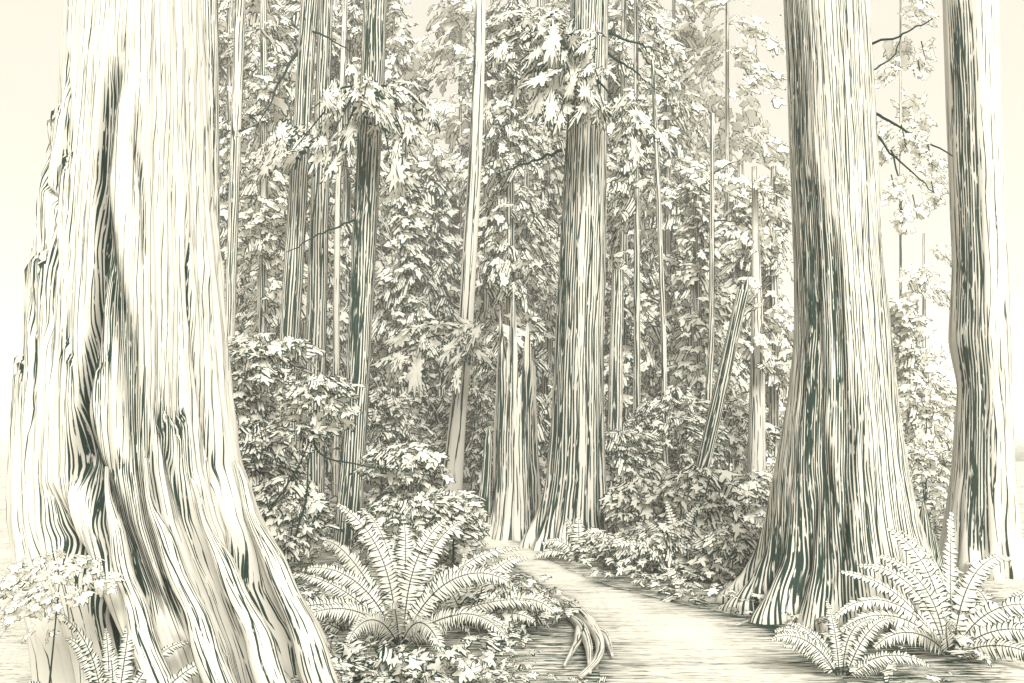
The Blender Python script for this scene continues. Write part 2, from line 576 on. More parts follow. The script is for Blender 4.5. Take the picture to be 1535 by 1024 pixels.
tag(go, 'forest floor of pale litter and dark needles under the trees', 'ground', None, 'structure')

tm = MB()
Lp = [(850, 1400), (880, 1200), (905, 1090), (902, 1024), (890, 965), (858, 925), (830, 892), (790, 862), (748, 836), (706, 812), (672, 797)]
Rp = [(1750, 1400), (1490, 1200), (1330, 1090), (1270, 1024), (1215, 968), (1120, 926), (1010, 903), (910, 878), (838, 848), (800, 822), (752, 801)]
La = smooth_pts([G(*p) for p in Lp], 60); Ra = smooth_pts([G(*p) for p in Rp], 60)
K = 17
V, I = [], []
for a, b in zip(La, Ra):
    for k in range(K):
        t = k / (K - 1)
        p = a + (b - a) * t
        p[2] = 0.004 + 0.0 * t
        V.append(p)
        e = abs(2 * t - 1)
        I.append(0.03 + 0.75 * e ** 5 + (.5 * max(0, 2 * t - 1) ** 1.5 if 6.0 < p[1] < 9.5 else 0))  # dense edge litter, plus the right giant's shade put into the colour
Ft = [(i * K + j, i * K + j + 1, (i + 1) * K + j + 1, (i + 1) * K + j) for i in range(59) for j in range(K - 1)]
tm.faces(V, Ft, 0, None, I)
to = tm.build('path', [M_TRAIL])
tag(to, 'pale beaten earth trail winding left between the trees', 'path', None, 'structure')

# ------------------------------------------------------------------ great trees
# left giant
D = 5.6
rows = [(-60, 112, 292), (0, 110, 296), (150, 96, 303), (300, 76, 312), (450, 58, 326), (600, 48, 338), (700, 44, 350), (770, 46, 372), (830, 58, 400), (890, 76, 428), (950, 95, 456), (1020, 110, 482)]
t = thing('giant_redwood', base_of(rows, D), 'huge pale old redwood with split hollow bark and spreading buttress roots at the left edge', 'tree', 'large redwood trees')
mb = MB()
gr = [([(226, 95), (212, 200), (205, 300), (212, 400), (206, 500), (190, 620), (182, 720)], 16, .26, .8),
      ([(205, 300), (222, 400), (246, 520), (262, 640), (285, 760), (330, 900)], 20, .20, .6),
      ([(186, 610), (200, 680), (230, 740), (262, 810), (300, 890)], 34, .26, .8),
      ([(148, 715), (170, 790), (205, 850), (240, 910), (285, 980)], 30, .26, .95),
      ([(250, 150), (246, 250), (258, 330), (262, 420)], 8, .10, .5), ([(188, 630), (208, 690), (232, 770), (250, 830)], 34, .12, .5), ([(206, 330), (222, 430), (240, 540)], 22, .08, .4),
      ([(132, 70), (138, 180), (128, 300), (140, 420)], 10, .12, .35),
      ([(93, 110), (100, 200), (108, 300), (128, 330), (134, 420), (130, 520)], 14, .10, .3),
      ([(300, 330), (312, 480), (330, 620), (348, 740)], 10, .08, .35),
      ([(270, 560), (296, 680), (330, 780), (360, 850)], 9, .09, .35),
      ([(365, 790), (395, 850), (425, 920), (440, 980)], 30, .20, .9),
      ([(310, 840), (350, 890), (385, 960), (400, 1010)], 30, .2, .75),
      ([(60, 400), (52, 500), (62, 600)], 12, .06, .25),
      ([(98, 420), (108, 520), (104, 640)], 10, .08, .3),
      ([(200, 840), (250, 930), (290, 990)], 16, .14, .6)]
trunk(mb, rows, D, N=420, Mr=300, ink=.22, grooves=gr, rough=.05, lobes=.38, kl=13, seed=1, base_h=.7, us=1.5, ridge=.026,
      ledges=[(88, 205, 34, .07), (142, 275, 18, .06), (52, 405, 22, .05), (108, 412, 16, .06), (165, 545, 12, .04), (215, 560, 14, .05), (70, 560, 26, .05), (300, 640, 20, .05), (250, 700, 18, .05)])
mb.build('trunk', [M_BARK], t)
for k, (pts, r) in enumerate((([(352, 690, 5.52), (372, 760, 5.45), (404, 830, 5.32), (436, 900, 5.2), (468, 985, 5.05), (490, 1050, 4.95)], .085), ([(285, 720, 5.05), (312, 790, 5.0), (345, 870, 4.95), (384, 950, 4.85), (420, 1060, 4.72)], .075),
                              ([(215, 690, 5.0), (232, 770, 4.95), (262, 850, 4.87), (300, 940, 4.77), (340, 1060, 4.62)], .07), ([(160, 700, 5.02), (168, 770, 4.97), (184, 850, 4.87), (214, 950, 4.75), (248, 1060, 4.58)], .07))):
    rb = MB()
    c = smooth_pts([P(*p) for p in pts], 22)
    c += .008 * np.sin(np.arange(22)[:, None] * np.array([.9, .5, .7]) + k)
    tube(rb, c, r * (np.interp(np.linspace(0, 1, 22), [0, .4, 1], [.15, .7, 1.15]) + .06 * np.sin(np.arange(22) * .8 + k)), 24, 0, .42, F / 5.2)
    rb.build('root', [M_BARK], t)
# right giant
D = 8.0
rows = [(-60, 1176, 1294), (0, 1178, 1298), (100, 1183, 1304), (200, 1186, 1309), (300, 1190, 1315), (400, 1194, 1322), (512, 1194, 1332), (600, 1185, 1341), (700, 1168, 1354), (770, 1158, 1368), (830, 1145, 1385), (870, 1128, 1400), (905, 1100, 1425)]
t16 = thing('giant_redwood', base_of(rows, D), 'huge redwood with long straight grain and ink-shaded left flank, right of the path', 'tree', 'large redwood trees')
mb = MB()
gr = [([(1168, 740), (1142, 850), (1112, 905)], 46, .03, .5), ([(1205, 690), (1188, 800), (1162, 895)], 34, .05, .5), ([(1240, 760), (1232, 840), (1215, 900)], 30, .05, .45), ([(1300, 810), (1318, 890)], 34, .04, .35),  # shallow dark strips: shade of left flank and base painted into the bark
      ([(1186, 0), (1192, 300), (1200, 520), (1190, 700), (1160, 880)], 22, .03, .5),
      ([(1200, 250), (1208, 420), (1212, 560), (1200, 700), (1170, 860)], 18, .10, .8),
      ([(1225, 330), (1232, 450), (1236, 560), (1240, 680), (1225, 800), (1190, 890)], 15, .13, .95),
      ([(1180, 640), (1176, 740), (1160, 860)], 26, .05, .35),
      ([(1210, 640), (1208, 760), (1190, 870)], 18, .12, .6),
      ([(1250, 540), (1262, 700), (1255, 840)], 8, .06, .3),
      ([(1290, 400), (1310, 600), (1330, 800)], 5, .04, .2),
      ([(1345, 760), (1372, 830), (1395, 880)], 16, .10, .75),
      ([(1305, 0), (1320, 300), (1340, 600), (1350, 700)], 5, .03, .25)]
for k, (pts, r) in enumerate((([(1165, 862), (1128, 892), (1098, 908), (1070, 916)], .075), ([(1190, 890), (1160, 915), (1128, 930), (1100, 938)], .07), ([(1222, 895), (1206, 922), (1182, 940), (1165, 952)], .075),
                              ([(1262, 895), (1262, 925), (1250, 945)], .08), ([(1310, 890), (1322, 918), (1335, 940)], .07), ([(1375, 870), (1402, 892), (1425, 905)], .07))):
    rb = MB()
    c = smooth_pts([G(*p) for p in pts], 16)
    c[:, 2] += np.linspace(.10, -.03, 16) + .012 * np.sin(np.arange(16) * 1.3 + k)
    tube(rb, c, r * np.linspace(1.35, .35, 16), 12, 0, .75, F / 8)
    rb.build('root', [M_BARK], t16)
ax16, r16 = trunk(mb, rows, D, N=320, Mr=240, ink=.46, grooves=gr, rough=.025, lobes=.3, kl=15, seed=2, base_h=.5, us=1.3)
mb.build('trunk', [M_BARK], t16)
# centre tree
D7 = 12.2
rows = [(-60, 857, 912), (0, 855, 912), (200, 848, 910), (350, 840, 908), (512, 832, 905), (640, 826, 906), (720, 818, 908), (770, 806, 912), (815, 785, 928)]
t7 = thing('redwood_tree', base_of(rows, D7), 'tall thick ribbed redwood with white drooping boughs, standing where the path bends', 'tree', 'large redwood trees')
mb = MB()
gr = [([(848, 0), (842, 350), (838, 520), (832, 700), (810, 800)], 18, .04, .6),  # left strip paints the trunk's shaded side into the bark colour
      ([(862, 200), (858, 420), (852, 640), (840, 790)], 5, .05, .35),
      ([(880, 300), (876, 600), (880, 790)], 4, .05, .25),
      ([(898, 600), (896, 790)], 7, .06, .5), ([(862, 620), (852, 790)], 8, .07, .5)]
ax7, r7 = trunk(mb, rows, D7, N=200, Mr=150, ink=.52, grooves=gr, rough=.03, lobes=.3, kl=13, seed=3, base_h=.5)
mb.build('trunk', [M_BARK], t7)
# far right tree
D = 10.0
rows = [(-60, 1416, 1490), (0, 1418, 1492), (200, 1424, 1498), (400, 1432, 1506), (512, 1427, 1510), (580, 1440, 1512), (700, 1432, 1516), (800, 1420, 1522), (850, 1408, 1532)]
t17 = thing('redwood_tree', base_of(rows, D), 'thick redwood with dark ragged left edge and pale right side by the right margin', 'tree', 'large redwood trees')
mb = MB()
gr = [([(1424, 0), (1432, 200), (1438, 400), (1436, 520), (1446, 600), (1440, 820)], 20, .05, .9),  # dark left edge is side shade put into the bark colour
      ([(1445, 200), (1455, 450), (1462, 700), (1450, 830)], 10, .07, .4),
      ([(1480, 500), (1478, 840)], 6, .05, .2)]
trunk(mb, rows, D, N=200, Mr=150, ink=.24, grooves=gr, rough=.03, lobes=.25, kl=11, seed=4, base_h=.5)
mb.build('trunk', [M_BARK], t17)

# ------------------------------------------------------------------ slender trunks
def bough(parent, root, tips, size, n, mix, wood=.02, spread=.25):
    """a branch with hanging sprays"""
    mb = MB()
    for tip in tips:
        tip = np.asarray(tip, float)
        mid = (root + tip) / 2 + np.array([0, -.05, .12 * np.linalg.norm(tip - root)])
        c = smooth_pts([root, mid, tip], 10)
        tube(mb, c, np.linspace(wood, wood * .3, 10), 5, 1)
        dirv = unit(tip - root)
        for i in range(n):
            s = rnd.uniform(.1, 1.0)
            p = c[int(s * 9)] + np.array([rnd.gauss(0, spread), rnd.gauss(0, spread) - .1, rnd.gauss(0, spread * .55)]) * size
            side = np.array([rnd.gauss(0, .6), rnd.gauss(-.2, .5), rnd.uniform(-.9, .1)])
            put(mb, pick(mix), p, dirv + side, np.array([dirv[0] * .25, -.75, .65]) + np.array([rnd.gauss(0, .25), 0, rnd.gauss(0, .2)]), size * rnd.uniform(.6, 1.25))
    return mb.build('bough', LEAFM, parent)

def twig(parent, pts, r0, r1, k=14):
    mb = MB()
    c = smooth_pts(pts, k)
    c[1:-1] += rs.randn(k - 2, 3) * r0 * .5
    tube(mb, c, np.linspace(r0, r1, k), 5, 0)
    return mb.build('branch', [M_INK], parent)

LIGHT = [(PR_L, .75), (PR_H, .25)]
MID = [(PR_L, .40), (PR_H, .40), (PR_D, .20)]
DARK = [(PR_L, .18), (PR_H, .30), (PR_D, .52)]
FAINT = [(PR_FAINT, 1.0)]
FAINTH = [(PR_FAINT, .75), (PR_H, .25)]

def px(n, D):
    return n * D / F

def slim(rows, D, label, ink=.42, seed=0, N=36, Mr=50, group='slender forest trunks', name='slender_tree', cr=None, grooves=(), ztop=None, top_fn=None):
    t = thing(name, base_of(rows, D), label, 'tree', group)
    mb = MB()
    ax, ra = trunk(mb, rows, D, N=N, Mr=Mr, ink=ink, grooves=grooves, rough=.03, seed=seed, ztop=ztop, top_fn=top_fn)
    mb.build('trunk', [M_BARK], t)
    if cr:
        y1, y0, rp, n, sz, mix = cr
        cb = MB()
        crown(cb, ax, P(767, y0, D)[2], P(767, y1, D)[2], px(rp, D), px(sz * .75, D), n * 2, mix)
        cb.build('crown', LEAFM, t)
    return t, ax, ra

slim([(-60, 296, 326), (480, 300, 330), (760, 300, 332)], 9.5, 'straight ribbed trunk half hidden behind the right edge of the huge left redwood', .5, 11)
t2, ax2, r2 = slim([(-60, 354, 370), (490, 337, 352), (740, 330, 346)], 17, 'slim grey trunk standing alone between the left redwood and the dark twin trunks', .55, 12)
t3, ax3, r3 = slim([(-60, 456, 480), (300, 432, 460), (560, 416, 446), (780, 412, 444)], 15, 'dark shaded trunk, left one of the twin trunks above the maple shrub', .75, 13)
slim([(-60, 480, 500), (300, 466, 493), (560, 456, 488), (780, 453, 486)], 15.6, 'dark shaded trunk, right one of the twin trunks above the maple shrub', .72, 14)
slim([(-60, 516, 524), (300, 502, 511), (600, 498, 508), (740, 497, 508)], 20, 'very thin pale trunk just left of the bough-draped slender redwood', .45, 15)
t5, ax5, r5 = slim([(-60, 546, 581), (100, 541, 577), (300, 531, 567), (512, 521, 556), (650, 513, 550), (820, 498, 540)], 12.0,
                   'slender redwood with dark left side, draped with a white bough high up', .78, 16, N=90, Mr=90,
                   grooves=[([(545, 0), (533, 300), (523, 512), (515, 650), (502, 815)], 18, .02, .6), ([(560, 0), (548, 300), (538, 512), (520, 815)], 3, .03, .4)])  # wide left strip is shade painted into the bark
t6, ax6, r6 = slim([(-60, 714, 729), (100, 709, 727), (250, 702, 722), (400, 692, 714), (512, 686, 708), (640, 672, 698), (760, 658, 692)], 17.0,
                   'slim bright trunk leaning right with a leafy sprig across it, left of the broken snag', .22, 17, N=60, Mr=70,
                   grooves=[([(712, 0), (704, 250), (689, 512), (664, 750)], 6, .02, .7), ([(722, 100), (714, 250), (700, 512), (680, 750)], 2, .03, .5)])
slim([(380, 598, 610), (560, 586, 602), (720, 572, 594)], 22, 'dim dark trunk, leftmost of three short ones left of the bright leaning trunk', .75, 18, group='dim trunks in the dark wood')
slim([(480, 629, 638), (600, 627, 637), (720, 622, 634)], 24, 'dim dark trunk, middle of three short ones left of the bright leaning trunk', .75, 19, group='dim trunks in the dark wood')
slim([(480, 660, 670), (600, 656, 668), (730, 646, 662)], 21, 'dim dark trunk close against the left side of the bright leaning trunk', .75, 20, group='dim trunks in the dark wood')
slim([(200, 392, 400), (400, 386, 394), (600, 384, 393)], 21, 'thin sapling stem between the lone slim trunk and the dark twin trunks', .5, 21, cr=(200, 420, 60, 50, 34, LIGHT))
def ragged(z, a):
    return lambda th: z + a * np.abs(np.sin(th * 2.5 + 1)) + a * .6 * np.sin(th * 7)
slim([(405, 917, 935), (512, 914, 934), (740, 906, 932)], 16, 'dark broken trunk tucked against the right side of the thick central redwood', .68, 22, name='dead_tree')
slim([(-60, 950, 957), (80, 950, 957), (512, 950, 960), (745, 947, 960)], 18, 'thin straight trunk, first of the thin trunks right of the central redwood', .6, 23, cr=(-60, 330, 80, 80, 38, MID))
slim([(90, 975, 981), (300, 984, 991), (512, 991, 999), (750, 993, 1003)], 17, 'thin trunk bowed to the left at its top, second thin one right of the centre', .55, 24)
t13, ax13, r13 = slim([(170, 1065, 1071), (512, 1062, 1071), (620, 1055, 1066), (745, 1049, 1062)], 18, 'thin dark trunk with bare side twigs directly left of the leaning broken pole', .6, 25)
slim([(390, 1032, 1039), (690, 1031, 1042), (740, 1030, 1042)], 20, 'short thin trunk crossing behind the foot of the leaning broken pole', .65, 26)
slim([(250, 1127, 1135), (360, 1127, 1138), (512, 1126, 1146), (750, 1119, 1148)], 17.5, 'pale straight trunk between the leaning pole and the big right redwood', .38, 27, cr=(240, 520, 55, 60, 32, FAINTH))
slim([(350, 1383, 1387), (520, 1382, 1388), (690, 1380, 1389)], 24, 'small pale fir growing far off in the gap between the two right-hand redwoods', .4, 28, name='fir_tree', cr=(345, 640, 75, 110, 30, FAINTH))
slim([(190, 787, 793), (400, 784, 792), (600, 782, 792)], 24, 'thin far stem seen above the broken snag left of the central redwood', .6, 29, cr=(180, 420, 70, 80, 34, MID))

# leaning broken pole
a, b = P(1036, 706, 12.6), P(1114, 436, 12.6)
a[2] = 0; a[0] -= 0.1
t = thing('leaning_pole', a, 'bare broken pole leaning to the right with a splintered tip above the pale shrub', 'dead tree')
mb = MB()
c = np.array([a + (b - a) * s for s in np.linspace(0, 1, 16)])
tube(mb, c, np.linspace(.112, .088, 16), 12, 0, .85, F / 14)
d = unit(b - a)
for k, (ln, off) in enumerate(((.22, .035), (.12, -.03))):
    o = np.array([off, 0, 0])
    tube(mb, [b + o - d * .05, b + o * .9 + d * ln * .5, b + o * .7 + d * ln], [.045, .034, .003], 6, 0, .8, F / 14)
mb.build('trunk', [M_BARK], t)

# snag
D = 13.2
rows = [(435, 746, 802), (520, 744, 803), (620, 740, 806), (700, 739, 809), (760, 733, 814), (800, 722, 824)]
t9 = thing('broken_snag', base_of(rows, D), 'broken pale snag with jagged spiked top beside the thick central redwood', 'dead tree')
mb = MB()
zspk = [(-1.15, 640), (-.92, 470), (-.8, 462), (-.62, 545), (-.45, 515), (-.2, 436), (-.05, 450), (.1, 570), (.3, 560), (.5, 488), (.62, 486), (.8, 540), (1.2, 560)]
def snag_top(th):
    s = math.pi - th
    px_ = np.interp(np.sin(s) * 1.0, [q[0] for q in zspk], [q[1] for q in zspk])
    back = np.cos(th) > 0.1
    px_ = np.where(back, px_ + 50, px_)
    return np.array([P(770, q, D)[2] for q in px_])
gr = [([(752, 470), (750, 600), (744, 700), (728, 790)], 16, .06, .85), ([(781, 436), (784, 520), (788, 640)], 5, .05, .6),
      ([(792, 500), (796, 600), (798, 700), (806, 790)], 15, .16, 1.0),
      ([(770, 470), (766, 560), (768, 620)], 4, .08, .5), ([(776, 660), (782, 790)], 5, .06, .3)]
trunk(mb, rows, D, N=160, Mr=110, ink=.40, grooves=gr, rough=.06, lobes=.3, kl=9, seed=31, top_fn=snag_top, base_h=.5)
mb.build('trunk', [M_BARK], t9)
mb = MB()
c = smooth_pts([P(722, 800, 13), P(727, 740, 13), P(731, 680, 13), P(733, 640, 13)], 14)
tube(mb, c, np.interp(np.linspace(0, 1, 14), [0, .5, .9, 1], [.13, .075, .06, .004]), 9, 0, .85, F / 13)
o = mb.build('shard', [M_BARK], t9); o['label'] = 'dark upright splinter on the left of the snag'
# stump shard behind right giant
t = thing('stump', P(1388, 830, 9) * [1, 1, 0], 'small dark jagged stump against the right foot of the big right redwood', 'stump')
mb = MB()
for x, y, r in ((1372, 772, .10), (1384, 748, .09), (1397, 790, .09)):
    q = P(x, y, 9); g = q * [1, 1, 0]
    tube(mb, smooth_pts([g + [.05, 0, -.05], (g + q) / 2, q], 9), np.interp(np.linspace(0, 1, 9), [0, .8, 1], [r * 1.4, r * .6, .004]), 8, 0, .85, F / 9)
mb.build('trunk', [M_BARK], t)

# boughs over the slender and central trees
LONG = [(PR_LONG, 1.0)]
def fan(tree, D, rootpx, tips, n, size, mix=LONG):
    for q in tips:
        bough(tree, P(*rootpx, D - .2), [P(q[0], q[1], D - q[2])], px(size, D), n, mix)
fan(t5, 12.0, (556, 130), [(465, 165, 1.0), (440, 225, 1.2), (505, 235, .9), (640, 165, 1.0), (620, 235, .8), (590, 260, .7), (545, 150, 1.3), (500, 200, 1.3)], 5, 62)
fan(t7, D7, (870, 60), [(780, 90, .9), (800, 150, 1.2), (760, 140, .8), (840, 130, 1.3), (745, 60, .6), (815, 40, 1.1)], 7, 66)
fan(t7, D7, (880, 110), [(830, 190, 1.2), (905, 160, 1.2), (940, 195, .9), (870, 185, 1.4), (900, 125, 1.3)], 5, 58)
fan(t6, 17.0, (690, 500), [(580, 545, 1.2), (610, 500, 1.0), (640, 480, 1.2), (730, 500, 1.0), (745, 545, .9), (655, 555, 1.3), (715, 535, 1.3)], 5, 56)
fan(t3, 15.0, (455, 200), [(400, 235, 1.0), (490, 240, 1.0), (430, 215, 1.2)], 5, 58)
twig(t7, [P(842, 225, D7 - .2), P(800, 240, D7 - .4), P(745, 262, D7 - .6)], .025, .008)
twig(t7, [P(912, 50, D7 - .2), P(955, 65, D7 - .3), P(1000, 82, D7 - .4)], .022, .006)
twig(t7, [P(912, 80, D7 - .2), P(950, 105, D7 - .3), P(985, 135, D7 - .4)], .022, .006)
twig(t5, [P(530, 330, 11.8), P(480, 350, 11.6), P(430, 378, 11.5)], .016, .006)
twig(t3, [P(452, 70, 15), P(420, 120, 14.7), P(384, 195, 14.5)], .03, .008)
twig(t3, [P(455, 40, 15), P(500, 62, 14.7), P(530, 78, 14.5)], .025, .008)
twig(t13, [P(1067, 262, 18), P(1090, 248, 17.8), P(1110, 240, 17.7)], .02, .006)
twig(t13, [P(1066, 292, 18), P(1040, 278, 17.8), P(1024, 268, 17.7)], .02, .006)
twig(t13, [P(1066, 330, 18), P(1095, 332, 17.8), P(1122, 334, 17.7)], .02, .006)
twig(t2, [P(352, 200, 17), P(380, 190, 16.8), P(408, 176, 16.6)], .025, .006)
# branches of the right giant
twig(t16, [P(1300, 66, 8), P(1350, 54, 7.8), P(1398, 28, 7.7)], .013, .006)
twig(t16, [P(1303, 108, 8), P(1340, 85, 7.9), P(1352, 52, 7.8)], .009, .005)
twig(t16, [P(1308, 168, 8), P(1350, 192, 7.8), P(1428, 234, 7.8)], .014, .006)
twig(t16, [P(1310, 200, 8), P(1345, 240, 7.8), P(1412, 300, 7.7)], .012, .004)
twig(t16, [P(1335, 225, 7.8), P(1352, 280, 7.8), P(1352, 340, 7.7)], .009, .004)
for q in ((1352, 325), (1400, 290), (1372, 310), (1340, 280), (1375, 215), (1355, 205), (1395, 235), (1385, 80), (1378, 100)):
    mbs = MB()
    tube(mbs, smooth_pts([P(q[0] - 4, q[1] - 18, 7.75), P(q[0], q[1], 7.72), P(q[0] + 3, q[1] + 18, 7.75)], 8), np.linspace(.006, .003, 8), 5, 1)
    for i in range(14):
        put(mbs, rnd.choice(PR_FAINT), P(q[0] + rnd.gauss(0, 5), q[1] + rnd.gauss(0, 9), 7.75 + rnd.gauss(0, .03)), np.array([rnd.gauss(.2, .6), -.3, rnd.uniform(-1, .2)]), np.array([rnd.gauss(0, .3), -1, .3]), px(17, 8))
    mbs.build('sprig', LEAFM, t16)

# ------------------------------------------------------------------ background conifers
def conifer(x, D, R, n, size, mix, label, y0=760, y1=-40, tw=14, ink=.6, group='conifers crowding the background', seed=0, name='conifer_tree'):
    rows = [(y1, x - tw * .3, x + tw * .3), (300, x - tw * .45, x + tw * .45), (720, x - tw * .6, x + tw * .6)]
    if y1 >= 300: rows = [(y1, x - 1.5, x + 1.5), (720, x - tw * .6, x + tw * .6)]
    t = thing(name, base_of(rows, D), label, 'tree', group)
    mb = MB()
    ax, ra = trunk(mb, rows, D, N=16, Mr=30, ink=ink, seed=seed + 40)
    mb.build('trunk', [M_BARK], t)
    cb = MB()
    z1 = P(x, y1, D)[2]
    crown(cb, ax, max(.1, P(x, y0, D)[2]), z1, px(R, D), px(size, D), int(n * 2.6), mix, tip=z1 + (6 if y1 < 100 else .3))
    cb.build('crown', LEAFM, t)
    return t
S = 29
conifer(395, 19, 95, 330, S, LIGHT, 'leafy conifer between the huge left redwood and the dark twin trunks', seed=1)
conifer(345, 25, 90, 260, S, MID, 'pale conifer behind the lone slim trunk at the left', seed=2)
conifer(455, 22, 95, 330, S, MID, 'dense conifer spreading behind the dark twin trunks', seed=3)
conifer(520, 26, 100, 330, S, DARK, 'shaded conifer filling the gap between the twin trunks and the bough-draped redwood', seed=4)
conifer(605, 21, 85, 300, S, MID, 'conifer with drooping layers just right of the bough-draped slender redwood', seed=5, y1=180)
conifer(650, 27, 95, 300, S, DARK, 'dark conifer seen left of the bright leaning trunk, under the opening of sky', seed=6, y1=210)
conifer(765, 20, 85, 340, S, MID, 'layered conifer between the bright leaning trunk and the central redwood', seed=7)
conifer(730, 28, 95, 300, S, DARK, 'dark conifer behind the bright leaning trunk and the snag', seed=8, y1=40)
conifer(820, 25, 90, 280, S, MID, 'conifer peeping out on the left side of the central redwood', seed=9)
conifer(935, 21, 85, 330, S, MID, 'layered conifer on the right side of the central redwood', seed=10)
conifer(1000, 25, 95, 330, S, MID, 'conifer behind the two thin trunks right of the central redwood', seed=11, y1=60)
conifer(1045, 20, 80, 260, S, LIGHT, 'pale conifer around the thin dark trunk left of the leaning pole', seed=12, y1=260)
conifer(1100, 23, 90, 250, S, LIGHT, 'pale airy conifer behind the leaning broken pole', seed=13, y1=300)
conifer(1160, 22, 80, 200, S, FAINTH, 'faint conifer brushing the left edge of the big right redwood', seed=14, y1=250)
conifer(1090, 27, 130, 230, S + 3, FAINT, 'faint sketchy tall tree against the sky left of the big right redwood', seed=15, y0=520, tw=8)
conifer(1010, 29, 120, 300, S + 2, FAINTH, 'faint tall conifer rising above the two thin trunks right of the central redwood', seed=51, tw=8)
conifer(590, 31, 110, 300, S + 2, FAINTH, 'faint tall conifer showing in the sky gap right of the bough-draped redwood', seed=52, tw=6)
conifer(1360, 22, 70, 150, S, FAINTH, 'bushy pale conifer right of the big right redwood in the gap', seed=16, y1=440)
conifer(1350, 30, 80, 60, S, FAINT, 'faint tall tree top in the gap between the two right-hand redwoods', seed=17, y0=330, tw=4)
conifer(690, 36, 120, 190, S + 2, FAINTH, 'faint feathery tall tree high behind the bright leaning trunk', seed=18, y0=300, tw=6)
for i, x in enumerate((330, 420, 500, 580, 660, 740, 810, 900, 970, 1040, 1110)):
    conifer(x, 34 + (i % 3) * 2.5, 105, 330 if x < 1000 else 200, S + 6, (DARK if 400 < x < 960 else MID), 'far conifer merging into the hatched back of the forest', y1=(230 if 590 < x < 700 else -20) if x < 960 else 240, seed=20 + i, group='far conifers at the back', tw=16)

# ------------------------------------------------------------------ shrubs
SL = [(PR_STAR, .72), (PR_STARH, .14), (PR_STARD, .14)]
SM = [(PR_STAR, .45), (PR_STARH, .4), (PR_STARD, .15)]
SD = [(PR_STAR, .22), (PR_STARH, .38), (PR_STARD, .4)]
def shrub(x, y, wpx, hpx, D, n, mix, label, size=34, stems=(), group='leafy shrubs of the understory', name='shrub', extra=()):
    c = P(x, y, D)
    t = thing(name, (c[0], D, 0), label, 'shrub', group)
    mb = MB()
    clump(mb, c, np.array([px(wpx / 2, D), px(wpx / 2, D) * .8, px(hpx / 2, D)]), px(size * .84, D), int(n * 1.6), mix)
    for (ex, ey, ew, eh, en) in extra:
        clump(mb, P(ex, ey, D), np.array([px(ew / 2, D), px(ew / 2, D) * .6, px(eh / 2, D)]), px(size * .84, D), int(en * 1.6), mix)
    mb.build('foliage', LEAFM, t)
    st = list(stems) or [[(x, 0, 0), (x + rnd.uniform(-10, 10), y, 0)]]
    for s in st:
        sb = MB()
        pts = [P(q[0], q[1], D - .05) if q[1] else np.array([P(q[0], 700, D)[0], D, 0]) for q in s]
        tube(sb, smooth_pts(pts, 12), np.linspace(.013, .005, 12) * D / 9, 6, 0)
        sb.build('stem', [M_INK], t)
    return t
# big maple on the left
shrub(385, 560, 130, 130, 11.5, 110, SL, 'pale maple-like shrub heaped against the right edge of the huge left redwood', extra=[(350, 620, 90, 90, 40), (430, 525, 70, 50, 25)])
shrub(475, 600, 100, 90, 9.2, 75, SL, 'tall white-leaved sapling on a slanting dark stem before the twin trunks', 32,
      stems=[[(388, 795), (412, 752), (440, 715), (462, 670), (470, 640), (478, 600)], [(438, 825), (446, 790), (462, 745), (460, 710), (466, 668)], [(472, 640), (466, 668), (488, 690), (535, 694), (560, 704), (588, 702)]], extra=[(448, 650, 60, 50, 20)])
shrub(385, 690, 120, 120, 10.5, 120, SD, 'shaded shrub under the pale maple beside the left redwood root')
shrub(432, 775, 110, 130, 9.4, 110, SM, 'tangled low shrub between the left redwood root and the slender redwood foot')
shrub(605, 700, 120, 80, 10.6, 90, SL, 'pale layered shrub spreading in front of the three dim trunks', 32, extra=[(610, 750, 90, 70, 40)])
shrub(620, 780, 160, 90, 9.6, 120, SM, 'leafy bush right behind the big middle fern', 32)
shrub(680, 768, 90, 80, 10.0, 70, SL, 'white-leaved bush at the left edge of the path before the snag', 30)
shrub(760, 905, 110, 80, 7.2, 70, SM, 'low broad-leaved bush by the curled root on the left path edge', 30)
shrub(640, 1005, 220, 50, 6.0, 60, SL, 'low pale leaves along the bottom of the picture under the middle fern', 38, name='ground_plant')
shrub(480, 1000, 90, 50, 5.8, 40, SL, 'pale leaves at the foot of the left redwood root', 38, name='ground_plant')
shrub(1045, 740, 120, 90, 11.2, 95, SL, 'white-leaved shrub below the leaning broken pole', 34)
shrub(960, 755, 90, 80, 11.6, 75, SL, 'white-leaved shrub right of the central redwood foot', 32)
shrub(1000, 825, 170, 90, 10.2, 120, SM, 'low dense shrub at the right-hand path edge around the small dark fern', 30)
shrub(910, 825, 110, 60, 11.0, 70, SM, 'low shrub spilling toward the path in front of the central redwood', 28)
shrub(1095, 830, 100, 100, 9.4, 95, SM, 'bushy shrub touching the left root of the big right redwood', 32)
shrub(1125, 745, 80, 90, 12.5, 70, SL, 'pale shrub under the pale straight trunk near the right redwood', 30)
shrub(1385, 720, 110, 130, 13.5, 110, [(PR_STAR, .6), (PR_FAINT, .2), (PR_STARH, .2)], 'pale shrub in the gap between the two right-hand redwoods', 28)
shrub(1385, 610, 100, 110, 18, 80, [(PR_FAINT, .75), (PR_STARH, .25)], 'faint shrub under the small fir in the right gap', 26)
shrub(85, 870, 150, 90, 4.55, 85, [(PR_STAR, .35), (PR_FAINT, .65)], 'sketchy pale bush in front of the left side of the huge redwood foot', 25, extra=[(50, 930, 90, 60, 12)])
